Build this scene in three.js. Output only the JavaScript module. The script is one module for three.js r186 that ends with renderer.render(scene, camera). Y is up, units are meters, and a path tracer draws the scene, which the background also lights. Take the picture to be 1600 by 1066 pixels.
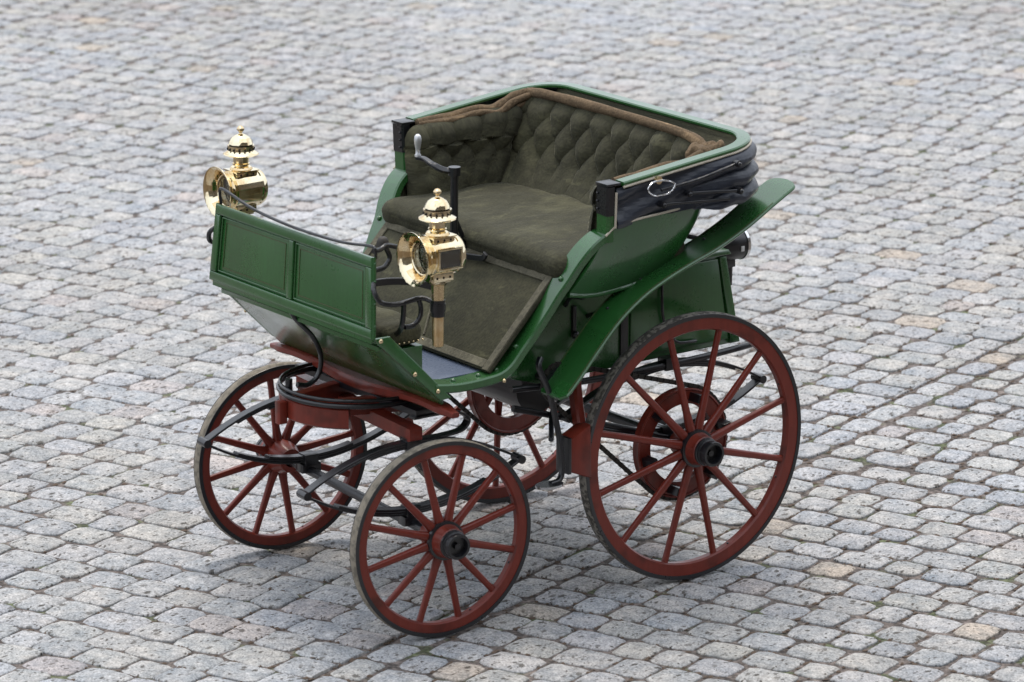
import * as THREE from 'three';
import { mergeGeometries, mergeVertices, toCreasedNormals } from 'three/addons/utils/BufferGeometryUtils.js';

// ---------------------------------------------------------------- camera, sky, sun, exposure
const scene = new THREE.Scene();
const camera = new THREE.PerspectiveCamera(8.94, 1024 / 682, 0.5, 2000);
camera.position.set(8.517, 4.492, -11.261);
camera.lookAt(0.025, 0.6, 0.436);
camera.focus = 14.6;
camera.userData.fStop = 4.2;
scene.add(camera);

const renderer = new THREE.WebGLRenderer({ antialias: true });
renderer.toneMapping = THREE.LinearToneMapping;
renderer.toneMappingExposure = 1.22;
renderer.shadowMap.enabled = true;

{ // overcast sky: brighter towards the zenith, even all round
  const W = 64, H = 64, d = new Float32Array(W * H * 4);
  for (let r = 0; r < H; r++) {
    const s = Math.max(0, Math.sin(((r + 0.5) / H - 0.5) * Math.PI)), k = 0.84 + 0.4 * s;
    for (let c = 0; c < W; c++) d.set([0.94 * k, 1.0 * k, 1.105 * k, 1], (r * W + c) * 4);
  }
  const t = new THREE.DataTexture(d, W, H, THREE.RGBAFormat, THREE.FloatType);
  t.mapping = THREE.EquirectangularReflectionMapping; t.magFilter = t.minFilter = THREE.LinearFilter; t.needsUpdate = true;
  scene.background = t; scene.environment = t;
}
const sun = new THREE.DirectionalLight(0xfff4e6, 1.5);
sun.position.set(-1.5, 9, 3.2); sun.shadow.radius = 34; sun.castShadow = true;
Object.assign(sun.shadow.camera, { left: -4, right: 4, top: 4, bottom: -4, near: 0.5, far: 30 });
scene.add(sun, sun.target);

// ---------------------------------------------------------------- random numbers, noise
let seed = 12345;
const rnd = () => ((seed = (seed * 1664525 + 1013904223) >>> 0) / 4294967296);
const rr = (a, b) => a + (b - a) * rnd();
function hash(x, y, s) { let h = (Math.imul(x, 374761393) + Math.imul(y, 668265263) + Math.imul(s, 2147483647 ^ 987654321)) | 0; h = Math.imul(h ^ (h >>> 13), 1274126177); return ((h ^ (h >>> 16)) >>> 0) / 4294967296; }
function vnoise(x, y, per, s) { // value noise that tiles every `per` cells
  const xi = Math.floor(x), yi = Math.floor(y), fx = x - xi, fy = y - yi, u = fx * fx * (3 - 2 * fx), v = fy * fy * (3 - 2 * fy);
  const m = (a) => ((a % per) + per) % per, h = (a, b) => hash(m(a), m(b), s);
  return (h(xi, yi) * (1 - u) + h(xi + 1, yi) * u) * (1 - v) + (h(xi, yi + 1) * (1 - u) + h(xi + 1, yi + 1) * u) * v;
}
function fbm(x, y, per, oct, s) { let a = 0, w = 0.5, t = 0; for (let i = 0; i < oct; i++) { a += w * vnoise(x, y, per, s + i); t += w; x *= 2; y *= 2; per *= 2; w *= 0.55; } return a / t; }
const sstep = (a, b, x) => { const t = Math.min(1, Math.max(0, (x - a) / (b - a))); return t * t * (3 - 2 * t); };
const mix = (a, b, t) => a + (b - a) * t;

// ---------------------------------------------------------------- textures
function tex(n, f, srgb, repeat) { // f(u, v) -> grey or [r, g, b], 0..1
  const d = new Uint8Array(n * n * 4);
  for (let j = 0; j < n; j++) for (let i = 0; i < n; i++) {
    const c = f(i / n, j / n), a = Array.isArray(c) ? c : [c, c, c];
    for (let k = 0; k < 3; k++) d[(j * n + i) * 4 + k] = Math.max(0, Math.min(255, a[k] * 255));
    d[(j * n + i) * 4 + 3] = 255;
  }
  const t = new THREE.DataTexture(d, n, n, THREE.RGBAFormat);
  t.wrapS = t.wrapT = THREE.RepeatWrapping; t.magFilter = THREE.LinearFilter; t.minFilter = THREE.LinearMipmapLinearFilter; t.generateMipmaps = true;
  if (srgb) t.colorSpace = THREE.SRGBColorSpace;
  if (repeat) t.repeat.set(repeat[0], repeat[1]);
  t.needsUpdate = true; return t;
}
// granite: fine crystals, blotches, chips filled with dirt (1 tile = 1 m)
const chips = []; for (let k = 0; k < 1250; k++) chips.push([rnd(), rnd(), rr(0.002, 0.009) * (rnd() < 0.16 ? 2.1 : 1), rr(0.3, 0.75), rr(-0.6, 0.6), rnd()]);
const chipField = (() => { const n = 1024, a = new Float32Array(n * n); for (const [x, y, r, asp, ang, s] of chips) { const R = Math.ceil(r * n * 1.6), ca = Math.cos(ang), sa = Math.sin(ang); for (let j = -R; j <= R; j++) for (let i = -R; i <= R; i++) { const px = (i * ca + j * sa) / (r * n), py = (-i * sa + j * ca) / (r * n * asp); const q = 1 - Math.hypot(px, py) + 0.7 * (vnoise((x * n + i) / 3.1, (y * n + j) / 3.1, 4096, 5) - 0.5); const X = (Math.floor(x * n) + i + n) % n, Y = (Math.floor(y * n) + j + n) % n; a[Y * n + X] = Math.max(a[Y * n + X], sstep(0, 0.45, q) * (0.45 + 0.55 * s)); } } return (u, v) => a[(Math.floor(v * n) % n) * n + (Math.floor(u * n) % n)]; })();
const stoneMap = tex(1024, (u, v) => {
  const fine = vnoise(u * 340, v * 340, 340, 1), fine2 = vnoise(u * 190, v * 190, 190, 7), mid = fbm(u * 30, v * 30, 30, 3, 2), big = fbm(u * 7, v * 7, 7, 3, 3);
  let g = 0.80 + 0.2 * (fine - 0.5) + 0.24 * (fine2 - 0.5) + 0.22 * (mid - 0.5) + 0.14 * (big - 0.5);
  const chip = chipField(u, v); const w = 0.03 * (mid - 0.5) + 0.04 * (big - 0.5);
  return [mix(g + w, 0.35, chip * 0.92), mix(g, 0.33, chip * 0.92), mix(g - w, 0.305, chip * 0.92)];
}, true);
const stoneBump = tex(1024, (u, v) => 0.55 + 0.5 * (fbm(u * 60, v * 60, 60, 3, 9) - 0.5) + 0.5 * (fbm(u * 16, v * 16, 16, 2, 19) - 0.5) - 0.35 * chipField(u, v), false);
const soilMap = tex(512, (u, v) => { const a = fbm(u * 24, v * 24, 24, 4, 31), b = fbm(u * 90, v * 90, 90, 2, 33), m = 0.8 * sstep(0.6, 0.76, fbm(u * 9, v * 9, 9, 4, 35)); const g = 0.395 + 0.24 * (a - 0.5) + 0.34 * (b - 0.5); return [mix(g * 1.04, g * 0.86, m), mix(g * 0.97, g * 0.97, m), mix(g * 0.93, g * 0.66, m)]; }, true);
const soilBump = tex(512, (u, v) => fbm(u * 70, v * 70, 70, 3, 41), false);
const paintMap = tex(512, (u, v) => 0.86 + 0.16 * (fbm(u * 6, v * 6, 6, 4, 51) - 0.5) + 0.05 * (vnoise(u * 160, v * 12, 160, 53) - 0.5) + 0.06 * (fbm(u * 120, v * 120, 120, 2, 57) - 0.5), true);
const paintRough = tex(512, (u, v) => 0.6 + 0.35 * (fbm(u * 9, v * 9, 9, 5, 61) - 0.5) + 0.12 * (vnoise(u * 200, v * 200, 200, 63) - 0.5), false);
const paintBump = tex(512, (u, v) => 0.5 + 0.6 * (fbm(u * 10, v * 10, 10, 3, 66) - 0.5) + 0.12 * (vnoise(u * 150, v * 20, 150, 67) - 0.5), false);
const clothMap = tex(512, (u, v) => { const w = sstep(0.5, 0.8, fbm(u * 5, v * 5, 5, 5, 71)), s = fbm(u * 22, v * 60, 60, 3, 73), f = vnoise(u * 256, v * 256, 256, 75), sc = sstep(0.72, 0.8, fbm(u * 13 + 2 * s, v * 26, 26, 3, 78)); const g = 0.56 + 0.16 * (s - 0.5) + 0.14 * (f - 0.5) + 0.2 * w + 0.14 * sc; return [g * 1.0, g * 0.985, g * 0.93]; }, true);
const clothBump = tex(512, (u, v) => 0.5 + 0.35 * (fbm(u * 30, v * 30, 30, 4, 81) - 0.5) + 0.35 * (vnoise(u * 220, v * 220, 220, 85) - 0.5), false);
const leatherBump = tex(512, (u, v) => 0.5 + 0.5 * (fbm(u * 14, v * 14, 14, 4, 91) - 0.5) + 0.3 * (fbm(u * 80, v * 80, 80, 2, 95) - 0.5), false);
const rubberMap = tex(512, (u, v) => { const a = fbm(u * 70, v * 70, 70, 4, 101), m = sstep(0.4, 0.75, a); return [mix(0.66, 0.5, m), mix(0.63, 0.48, m), mix(0.58, 0.44, m)]; }, true);
const rubberDarkMap = tex(512, (u, v) => { const a = fbm(u * 110, v * 110, 110, 3, 111), m = sstep(0.4, 0.62, a); return [mix(0.74, 0.42, m), mix(0.71, 0.4, m), mix(0.66, 0.37, m)]; }, true);

// ---------------------------------------------------------------- materials (linear base colours)
const C = (r, g, b) => new THREE.Color().setRGB(r, g, b);
const P = (o) => new THREE.MeshPhysicalMaterial(o);
const brassMap = tex(512, (u, v) => { const t = sstep(0.52, 0.8, fbm(u * 16, v * 16, 16, 5, 121)), f = 0.06 * (vnoise(u * 220, v * 220, 220, 125) - 0.5); return [1 - 0.10 * t + f, 1 - 0.17 * t + f, 1 - 0.26 * t + f]; }, true);
const redMap = tex(512, (u, v) => { const d = sstep(0.5, 0.78, fbm(u * 12, v * 12, 12, 5, 131)), e = 0.35 * sstep(0.68, 0.82, fbm(u * 40, v * 40, 40, 3, 135)), g = 0.88 + 0.12 * (fbm(u * 100, v * 8, 100, 2, 137) - 0.5); return [mix(mix(g, 0.6, d * 0.7), 0.95, e * 0.4), mix(mix(g, 0.62, d * 0.6), 1.0, e), mix(mix(g, 0.62, d * 0.6), 1.0, e)]; }, true);
const M = {
  green: P({ color: C(0.027, 0.135, 0.03), map: paintMap, roughness: 0.5, roughnessMap: paintRough, clearcoat: 0.75, clearcoatRoughness: 0.15 }),
  red: P({ color: C(0.215, 0.031, 0.018), map: redMap, roughness: 0.6, roughnessMap: paintRough, bumpMap: paintBump, bumpScale: 0.0002, specularIntensity: 0.7, clearcoat: 0.12, clearcoatRoughness: 0.3 }),
  black: P({ color: C(0.006, 0.0065, 0.009), roughness: 0.55, roughnessMap: paintRough, bumpMap: paintBump, bumpScale: 0.0002, clearcoat: 0.35, clearcoatRoughness: 0.3 }),
  brass: P({ color: C(0.92, 0.81, 0.57), map: brassMap, metalness: 1, roughness: 0.13, roughnessMap: paintRough }),
  brassDull: P({ color: C(0.8, 0.64, 0.4), map: brassMap, metalness: 1, roughness: 0.45, roughnessMap: paintRough }),
  smoked: P({ color: C(0.05, 0.035, 0.024), roughness: 0.6 }),
  plaster: P({ color: C(0.2, 0.19, 0.175), map: stoneMap, roughness: 0.95 }),
  hole: P({ color: C(0.01, 0.008, 0.006), roughness: 0.9 }),
  alloy: P({ color: C(0.62, 0.63, 0.64), metalness: 0.9, roughness: 0.5 }),
  stripe: P({ color: C(0.075, 0.07, 0.025), roughness: 0.6 }),
  chain: P({ color: C(0.05, 0.045, 0.04), metalness: 0.6, roughness: 0.6 }),
  chrome: P({ color: C(0.75, 0.75, 0.76), metalness: 1, roughness: 0.16 }),
  steel: P({ color: C(0.42, 0.43, 0.45), metalness: 1, roughness: 0.4, roughnessMap: paintRough }),
  cloth: P({ color: C(0.15, 0.148, 0.09), map: clothMap, roughness: 0.95, bumpMap: clothBump, bumpScale: 0.003, sheen: 1, sheenRoughness: 0.35, sheenColor: C(0.55, 0.52, 0.4) }),
  braid: P({ color: C(0.36, 0.34, 0.265), map: clothMap, roughness: 0.95, bumpMap: clothBump, bumpScale: 0.003 }),
  lining: P({ color: C(0.46, 0.32, 0.2), map: clothMap, roughness: 0.95, bumpMap: clothBump, bumpScale: 0.003 }),
  leather: P({ color: C(0.016, 0.021, 0.034), roughness: 0.42, bumpMap: leatherBump, bumpScale: 0.0009, clearcoat: 0.25, clearcoatRoughness: 0.4 }),
  bead: P({ color: C(0.5, 0.45, 0.36), roughness: 0.5 }),
  mat: P({ color: C(0.1, 0.125, 0.18), roughness: 0.42, roughnessMap: paintRough, bumpMap: leatherBump, bumpScale: 0.001 }),
  rubber: P({ color: C(0.62, 0.6, 0.56), map: rubberMap, roughness: 0.9, bumpMap: leatherBump, bumpScale: 0.0015 }),
  rubberDark: P({ color: C(0.4, 0.4, 0.4), map: rubberDarkMap, roughness: 0.9, bumpMap: leatherBump, bumpScale: 0.002 }),
  glass: P({ color: C(0.95, 0.97, 0.96), transmission: 1, thickness: 0, roughness: 0.03, ior: 1.5 }),
  white: P({ color: C(0.7, 0.7, 0.7), roughness: 0.5 }),
  stone: P({ color: C(1, 1, 1), vertexColors: true, map: stoneMap, roughness: 0.82, bumpMap: stoneBump, bumpScale: 0.006 }),
  soil: P({ color: C(0.85, 0.82, 0.8), map: soilMap, roughness: 0.98, bumpMap: soilBump, bumpScale: 0.008 }),
  debris: P({ color: C(0.1, 0.07, 0.05), roughness: 0.95 }),
};
M.brass.side = THREE.DoubleSide;

// ---------------------------------------------------------------- geometry helpers
const V = (x, y, z) => new THREE.Vector3(x, y, z);
function boxUV(g) { // uv in metres by the way each face points
  if (g.index) g = g.toNonIndexed();
  const p = g.attributes.position, n = p.count, uv = new Float32Array(n * 2), a = V(), b = V(), c = V();
  for (let i = 0; i < n; i += 3) {
    a.fromBufferAttribute(p, i); b.fromBufferAttribute(p, i + 1).sub(a); c.fromBufferAttribute(p, i + 2).sub(a); b.cross(c);
    const x = Math.abs(b.x), y = Math.abs(b.y), z = Math.abs(b.z);
    for (let k = 0; k < 3; k++) { const X = p.getX(i + k), Y = p.getY(i + k), Z = p.getZ(i + k); uv.set(y >= x && y >= z ? [X, Z] : z >= x ? [X, Y] : [Z, Y], (i + k) * 2); }
  }
  g.setAttribute('uv', new THREE.BufferAttribute(uv, 2)); return g;
}
function part(name, geo, mat, parent) {
  const m = new THREE.Mesh(geo, mat); m.name = name; m.castShadow = m.receiveShadow = true; parent.add(m); return m;
}
const fin = (g, ang = 0.6) => boxUV(toCreasedNormals(g.index ? g.toNonIndexed() : g, ang));
function raw(pos, idx) { const g = new THREE.BufferGeometry(); g.setAttribute('position', new THREE.Float32BufferAttribute(pos, 3)); if (idx) g.setIndex(idx); return g; }
const circ = (r, n = 12, ry = r) => Array.from({ length: n }, (_, i) => [r * Math.cos((i / n) * 2 * Math.PI), ry * Math.sin((i / n) * 2 * Math.PI)]);
function rsec(w, t, b = Math.min(w, t) * 0.2, ox = 0, oy = 0) { const x = w / 2, y = t / 2; return [[x - b, -y], [x, -y + b], [x, y - b], [x - b, y], [-x + b, y], [-x, y - b], [-x, -y + b], [-x + b, -y]].map(([a, c]) => [a + ox, c + oy]); }
function cr(pts, n = 40, closed = false) { return new THREE.CatmullRomCurve3(pts.map((p) => (p.isVector3 ? p : V(...p))), closed, 'centripetal').getPoints(n); }
// sweep a closed section [a along side, b along side x tangent] along a path
function sweep(path, sec, side, { scale, closed = false, ang = 0.7 } = {}) {
  const n = path.length, m = sec.length, pos = [], idx = [], sd = side instanceof THREE.Vector3 ? () => side : side;
  for (let i = 0; i < n; i++) {
    const a = path[closed ? (i - 1 + n) % n : Math.max(0, i - 1)], b = path[closed ? (i + 1) % n : Math.min(n - 1, i + 1)], T = b.clone().sub(a).normalize();
    const S = sd(i / (n - 1), T).clone(); S.addScaledVector(T, -S.dot(T)).normalize(); const N = S.clone().cross(T), k = scale ? scale(i / (n - 1)) : [1, 1];
    for (const [u, v] of sec) { const q = path[i].clone().addScaledVector(S, u * k[0]).addScaledVector(N, v * k[1]); pos.push(q.x, q.y, q.z); }
  }
  const rings = closed ? n : n - 1;
  for (let i = 0; i < rings; i++) for (let j = 0; j < m; j++) { const a = i * m + j, b = i * m + ((j + 1) % m), c = ((i + 1) % n) * m + j, d = ((i + 1) % n) * m + ((j + 1) % m); idx.push(a, b, d, a, d, c); }
  if (!closed) for (const [r, f] of [[0, 1], [n - 1, 0]]) for (let j = 1; j < m - 1; j++) f ? idx.push(r * m, r * m + j + 1, r * m + j) : idx.push(r * m, r * m + j, r * m + j + 1);
  return fin(raw(pos, idx), ang);
}
const rod = (pts, r, n = 30, o = {}) => sweep(pts.length === 2 ? [0, 0.5, 1].map((t) => V(...pts[0]).lerp(V(...pts[1]), t)) : cr(pts, n), circ(r, o.seg || 10), o.side || ((t, T) => (Math.abs(T.z) > 0.9 ? V(1, 0, 0) : V(0, 0, 1))), { ang: 1, ...o });
const bar = (pts, w, t, side, n = 30, o = {}) => sweep(o.straight ? pts.map((p) => V(...p)) : cr(pts, n), rsec(w, t), side, o);
// flat board from a planar outline, with a small bevel
function slab(pts, th, bev = 0.003, holes = []) {
  const p = pts.map((q) => V(...q)), X = p[1].clone().sub(p[0]).normalize(), Nn = V(); for (let i = 0; i < p.length; i++) Nn.add(p[i].clone().sub(p[0]).cross(p[(i + 1) % p.length].clone().sub(p[0]))); Nn.normalize();
  { const k = [Nn.x, Nn.y, Nn.z], d = k.reduce((a, b) => (Math.abs(b) > Math.abs(a) ? b : a)); if (d < 0) return slab([...pts].reverse(), th, bev, holes); } // always thickens towards +x, +y or +z
  const Y = Nn.clone().cross(X), sh = new THREE.Shape(p.map((q) => { const d = q.clone().sub(p[0]); return new THREE.Vector2(d.dot(X), d.dot(Y)); }));
  for (const h of holes) sh.holes.push(new THREE.Path(h.map((q) => { const d = V(...q).sub(p[0]); return new THREE.Vector2(d.dot(X), d.dot(Y)); })));
  const g = new THREE.ExtrudeGeometry(sh, { depth: Math.max(th - 2 * bev, 1e-4), bevelEnabled: true, bevelSize: bev, bevelOffset: -bev, bevelThickness: bev, bevelSegments: 2, curveSegments: 8 });
  g.translate(0, 0, bev); g.applyMatrix4(new THREE.Matrix4().makeBasis(X, Y, Nn).setPosition(p[0])); g.deleteAttribute('uv'); g.deleteAttribute('normal');
  return fin(g, 0.5);
}
function box(x, y, z, sx, sy, sz, b = 0.003) { return slab([[x - sx / 2, y - sy / 2, z - sz / 2], [x + sx / 2, y - sy / 2, z - sz / 2], [x + sx / 2, y + sy / 2, z - sz / 2], [x - sx / 2, y + sy / 2, z - sz / 2]], sz, b); }
function lathe(prof, n = 40, axis = 'y') { const g = new THREE.LatheGeometry(prof.map(([r, y]) => new THREE.Vector2(Math.max(r, 1e-5), y)), n); if (axis === 'z') g.rotateX(Math.PI / 2); if (axis === 'x') g.rotateZ(-Math.PI / 2); g.deleteAttribute('uv'); g.deleteAttribute('normal'); return g; }
const latheF = (prof, n, axis, ang = 0.5) => fin(mergeSafe(lathe(prof, n, axis)), ang);
function mergeSafe(g) { return mergeVertices(g, 1e-6); }
function join(list) { return mergeGeometries(list.map((g) => { const q = g.index ? g.toNonIndexed() : g; for (const k of Object.keys(q.attributes)) if (!['position', 'normal', 'uv'].includes(k)) q.deleteAttribute(k); return q; })); }
// sheet with thickness: f(u, v) -> Vector3
function shell(f, nu, nv, th, uvScale = [1, 1]) {
  const P0 = [], N = [], uv = [];
  for (let j = 0; j <= nv; j++) for (let i = 0; i <= nu; i++) {
    const u = i / nu, v = j / nv, e = 1e-3, p = f(u, v), du = f(Math.min(1, u + e), v).sub(f(Math.max(0, u - e), v)), dv = f(u, Math.min(1, v + e)).sub(f(u, Math.max(0, v - e)));
    P0.push(p); N.push(du.cross(dv).normalize()); uv.push(u * uvScale[0], v * uvScale[1]);
  }
  const pos = [], UV = [], idx = [], K = (nu + 1) * (nv + 1);
  for (let s = 0; s < 2; s++) for (let k = 0; k < K; k++) { const q = P0[k].clone().addScaledVector(N[k], s ? -th : 0); pos.push(q.x, q.y, q.z); UV.push(uv[2 * k], uv[2 * k + 1]); }
  const w = nu + 1, quad = (a, b, c, d) => idx.push(a, b, c, a, c, d);
  for (let j = 0; j < nv; j++) for (let i = 0; i < nu; i++) { const a = j * w + i; quad(a, a + 1, a + w + 1, a + w); quad(K + a, K + a + w, K + a + w + 1, K + a + 1); }
  for (let i = 0; i < nu; i++) { quad(i + 1, i, K + i, K + i + 1); const a = nv * w + i; quad(a, a + 1, K + a + 1, K + a); }
  for (let j = 0; j < nv; j++) { const a = j * w; quad(a, a + w, K + a + w, K + a); const b = a + nu; quad(b + w, b, K + b, K + b + w); }
  const g = raw(pos, idx); g.setAttribute('uv', new THREE.Float32BufferAttribute(UV, 2));
  return toCreasedNormals(g.toNonIndexed(), 1.0);
}
// upholstered block: rounded box, pushed about by disp(x, y, z) along its normal
function softBox(cx, cy, cz, sx, sy, sz, r, seg, disp) {
  let g = new THREE.BoxGeometry(sx, sy, sz, ...seg); g.deleteAttribute('uv'); g.deleteAttribute('normal'); g = mergeVertices(g, 1e-5);
  const p = g.attributes.position, hx = sx / 2 - r, hy = sy / 2 - r, hz = sz / 2 - r, q = V(), k = V();
  const cl = (a, h) => Math.max(-h, Math.min(h, a));
  for (let i = 0; i < p.count; i++) { q.fromBufferAttribute(p, i); k.set(cl(q.x, hx), cl(q.y, hy), cl(q.z, hz)); q.sub(k); if (q.lengthSq() > 0) q.normalize(); const d = disp ? disp(k.x + q.x * r, k.y + q.y * r, k.z + q.z * r) : 0; k.addScaledVector(q, r + d); p.setXYZ(i, k.x + cx, k.y + cy, k.z + cz); }
  return boxUV(toCreasedNormals(g.toNonIndexed(), 1.2));
}
const ball = (r, x, y, z, ws = 14, hs = 10, s = [1, 1, 1]) => { const g = new THREE.SphereGeometry(r, ws, hs); g.scale(...s); g.translate(x, y, z); return boxUV(g.toNonIndexed()); };
const group = (name, parent) => { const g = new THREE.Group(); g.name = name; parent.add(g); return g; };

// ---------------------------------------------------------------- the square: soil sheet, then setts in courses
const ground = new THREE.Mesh(fin(new THREE.PlaneGeometry(900, 900).rotateX(-Math.PI / 2).translate(0, -0.0085, 0)), M.soil);
ground.name = 'ground'; ground.userData.kind = 'structure'; ground.receiveShadow = true; scene.add(ground);
const pavement = group('pavement', scene); pavement.userData.kind = 'structure';
{
  const A = (-21 * Math.PI) / 180, U = [Math.cos(A), Math.sin(A)], Wd = [Math.sin(A), -Math.cos(A)]; // u along the border row, w along the courses
  const toXZ = (u, w) => [U[0] * u + Wd[0] * w, U[1] * u + Wd[1] * w];
  camera.updateMatrixWorld(); camera.updateProjectionMatrix();
  const eye = camera.position;
  const stones = [];
  const warpU = (u, w) => 0.05 * (vnoise(u * 0.5 + 40, w * 0.5 + 40, 4096, 201) - 0.5) + 0.11 * Math.sin(w * 0.42 + 0.6) ;
  const tone = () => {
    const t = rnd(), k = rr(0.93, 1.05); let c;
    const lerp3 = (a, b, q) => a.map((v, i) => mix(v, b[i], q));
    if (t < 0.955) { const q = Math.pow(rnd(), 1.3); c = lerp3([0.725, 0.74, 0.77], [0.76, 0.748, 0.715], q); } else if (t < 0.60) c = [0.70, 0.73, 0.785]; else if (t < 0.78) c = [0.735, 0.735, 0.735]; else if (t < 0.93) c = [0.765, 0.74, 0.69]; else if (t < 0.965) c = [0.78, 0.70, 0.61]; else c = [0.765, 0.71, 0.69];
    return c.map((x) => x * k * 0.76 * rr(0.994, 1.006));
  };
  const put = (u0, u1, w0, w1, gap) => {
    const uc = (u0 + u1) / 2, wc = (w0 + w1) / 2, du = warpU(uc, wc), [x, z] = toXZ(uc + du, wc);
    const d = V(x, 0, z), v = d.clone().project(camera), dist = d.distanceTo(eye);
    if (Math.abs(v.x) > 1.75 || v.y > 1.5 || v.y < -1.6) return; // the square in view, and a margin round it
    stones.push({ x, z, hu: (u1 - u0) / 2 - gap, hw: (w1 - w0) / 2 - gap, dist, inside: Math.abs(v.x) < 1.04 && v.y > -1.06 && v.y < 1.02, turn: rr(-0.045, 0.045), tilt: [rr(-0.014, 0.014), rr(-0.014, 0.014)], lift: rr(-0.0015, 0.003), col: (() => { const c = tone(), g = fbm(x * 0.5 + 60, z * 0.5 + 60, 4096, 4, 221) - 0.5, d = 1 + 0.28 * g; return [c[0] * d * (1 - 0.05 * g), c[1] * d, c[2] * d * (1 + 0.08 * g)]; })(), s: rnd() });
  };
  const gapAt = (u, w) => mix(0.0012, 0.0052, sstep(0.35, 0.75, fbm(u * 0.45 + 50, w * 0.45 + 50, 4096, 2, 211))) + (w > 0.1 ? 0.004 : 0);
  const B0 = 0.02, B1 = 0.165;
  const lay = (wFrom, wTo) => {
    for (let u = -26; u < 14;) {
      const pitch = rr(0.14, 0.172); let w = wFrom + (wFrom === B1 ? 0 : -rnd() * 0.15);
      while (w < wTo) { let len = rr(0.125, 0.208); if (wTo - w < len + 0.09) len = wTo - w > 0.27 ? len : wTo - w; put(u, u + pitch, w, w + len, gapAt(u, w) * rr(0.7, 1.3)); w += len; }
      u += pitch;
    }
  };
  lay(-18, B0); lay(B1, 6);
  for (let u = -26; u < 14;) { const len = rr(0.15, 0.23); put(u, u + len, B0 + 0.011, B1 - 0.009, 0.005); u += len; }
  // one sett: rounded, domed, with a worn edge
  const settGeo = (s, n) => {
    const ex = rr(4.5, 10), amp = [rr(0, 0.05), rr(0, 0.04), rr(0, 0.03)], ph = [rnd() * 6.3, rnd() * 6.3, rnd() * 6.3], pos = [], idx = [], uv = [], uo = [rnd(), rnd()];
    const c0 = Math.cos(-A + s.turn), s0 = Math.sin(-A + s.turn), dome = rr(0.002, 0.006);
    const rings = n > 12 ? [[0.5, -dome * 0.2], [0.86, -dome * 0.7], [0.975, -dome - 0.001], [1.0, -dome - 0.005], [1.004, -0.03]] : [[0.72, -dome * 0.5], [0.975, -dome - 0.0015], [1.005, -0.02]];
    const add = (a, b, h) => { const hh = h + a * s.tilt[0] + b * s.tilt[1] + s.lift, x = s.x + c0 * a + s0 * -b * -1, z = s.z + -s0 * a + c0 * b; pos.push(x, hh, z); uv.push(a + uo[0], b + uo[1]); };
    add(0, 0, 0);
    const shape = Array.from({ length: n }, (_, i) => { const t = ((i + 0.5) / n) * 2 * Math.PI, c = Math.cos(t), q = Math.sin(t), k = Math.pow(Math.pow(Math.abs(c), ex) + Math.pow(Math.abs(q), ex), -1 / ex), j = 1 - 0.02 + (amp[0] * Math.cos(2 * t + ph[0]) + amp[1] * Math.cos(3 * t + ph[1]) + amp[2] * Math.cos(5 * t + ph[2])) * 0.7 + rr(-0.014, 0.014); return [c * k * j * s.hu, q * k * j * s.hw]; });
    for (const [k, h] of rings) for (const [a, b] of shape) add(a * k, b * k, h + (h > -0.008 ? rr(-0.0012, 0.0012) : 0));
    for (let i = 0; i < n; i++) idx.push(0, 1 + ((i + 1) % n), 1 + i);
    for (let r = 0; r < rings.length - 1; r++) for (let i = 0; i < n; i++) { const a = 1 + r * n + i, b = 1 + r * n + ((i + 1) % n); idx.push(a, b, b + n, a, b + n, a + n); }
    const g = raw(pos, idx); g.setAttribute('uv', new THREE.Float32BufferAttribute(uv, 2));
    const col = new Float32Array(pos.length); for (let i = 0; i < pos.length; i += 3) col.set(s.col, i); g.setAttribute('color', new THREE.BufferAttribute(col, 3));
    g.computeVertexNormals(); return g;
  };
  stones.sort((a, b) => (a.inside === b.inside ? a.dist - b.dist : a.inside ? -1 : 1));
  stones.slice(0, 300).forEach((s, i) => part('sett' + (i ? '_' + String(i).padStart(3, '0') : ''), settGeo(s, 18), M.stone, pavement));
  const rest = part('sett_paving', mergeGeometries(stones.slice(300).map((s) => settGeo(s, s.inside ? 14 : 10))), M.stone, pavement);
  rest.userData.kind = 'stuff';
  { // crumbs of leaf and earth in the joints
    const list = [], tri = (x, z, r, a) => { const n = 5, pos = [x, rr(-0.004, 0.0005), z], idx = []; for (let i = 0; i < n; i++) { const t = a + (i / n) * 6.283, q = r * rr(0.6, 1.2); pos.push(x + q * Math.cos(t), rr(-0.0085, -0.004), z + q * 0.7 * Math.sin(t)); idx.push(0, 1 + ((i + 1) % n), 1 + i); } const g = raw(pos, idx); g.computeVertexNormals(); return g; };
    for (const s of stones) { if (!s.inside) continue; const many = s.z < 0.9 - 0.5 * s.x ? 6 : 1; for (let k = 0; k < many; k++) { if (rnd() > 0.7) continue; const sd = rnd() < 0.5, a = (sd ? (rnd() < 0.5 ? -1 : 1) * (s.hu + 0.005) : rr(-1, 1) * s.hu), b = (sd ? rr(-1, 1) * s.hw : (rnd() < 0.5 ? -1 : 1) * (s.hw + 0.005)), c0 = Math.cos(-A), s0 = Math.sin(-A); list.push(tri(s.x + c0 * a + s0 * b, s.z - s0 * a + c0 * b, rr(0.005, 0.016), rnd() * 6)); } }
    const m = part('leaf_litter', mergeGeometries(list), M.debris, scene); m.userData = { kind: 'stuff', label: 'brown crumbs of leaf litter caught in the joints between the setts', category: 'litter' };
  }
  console.log('setts', stones.length, stones.filter((s) => s.inside).length);
}

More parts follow.
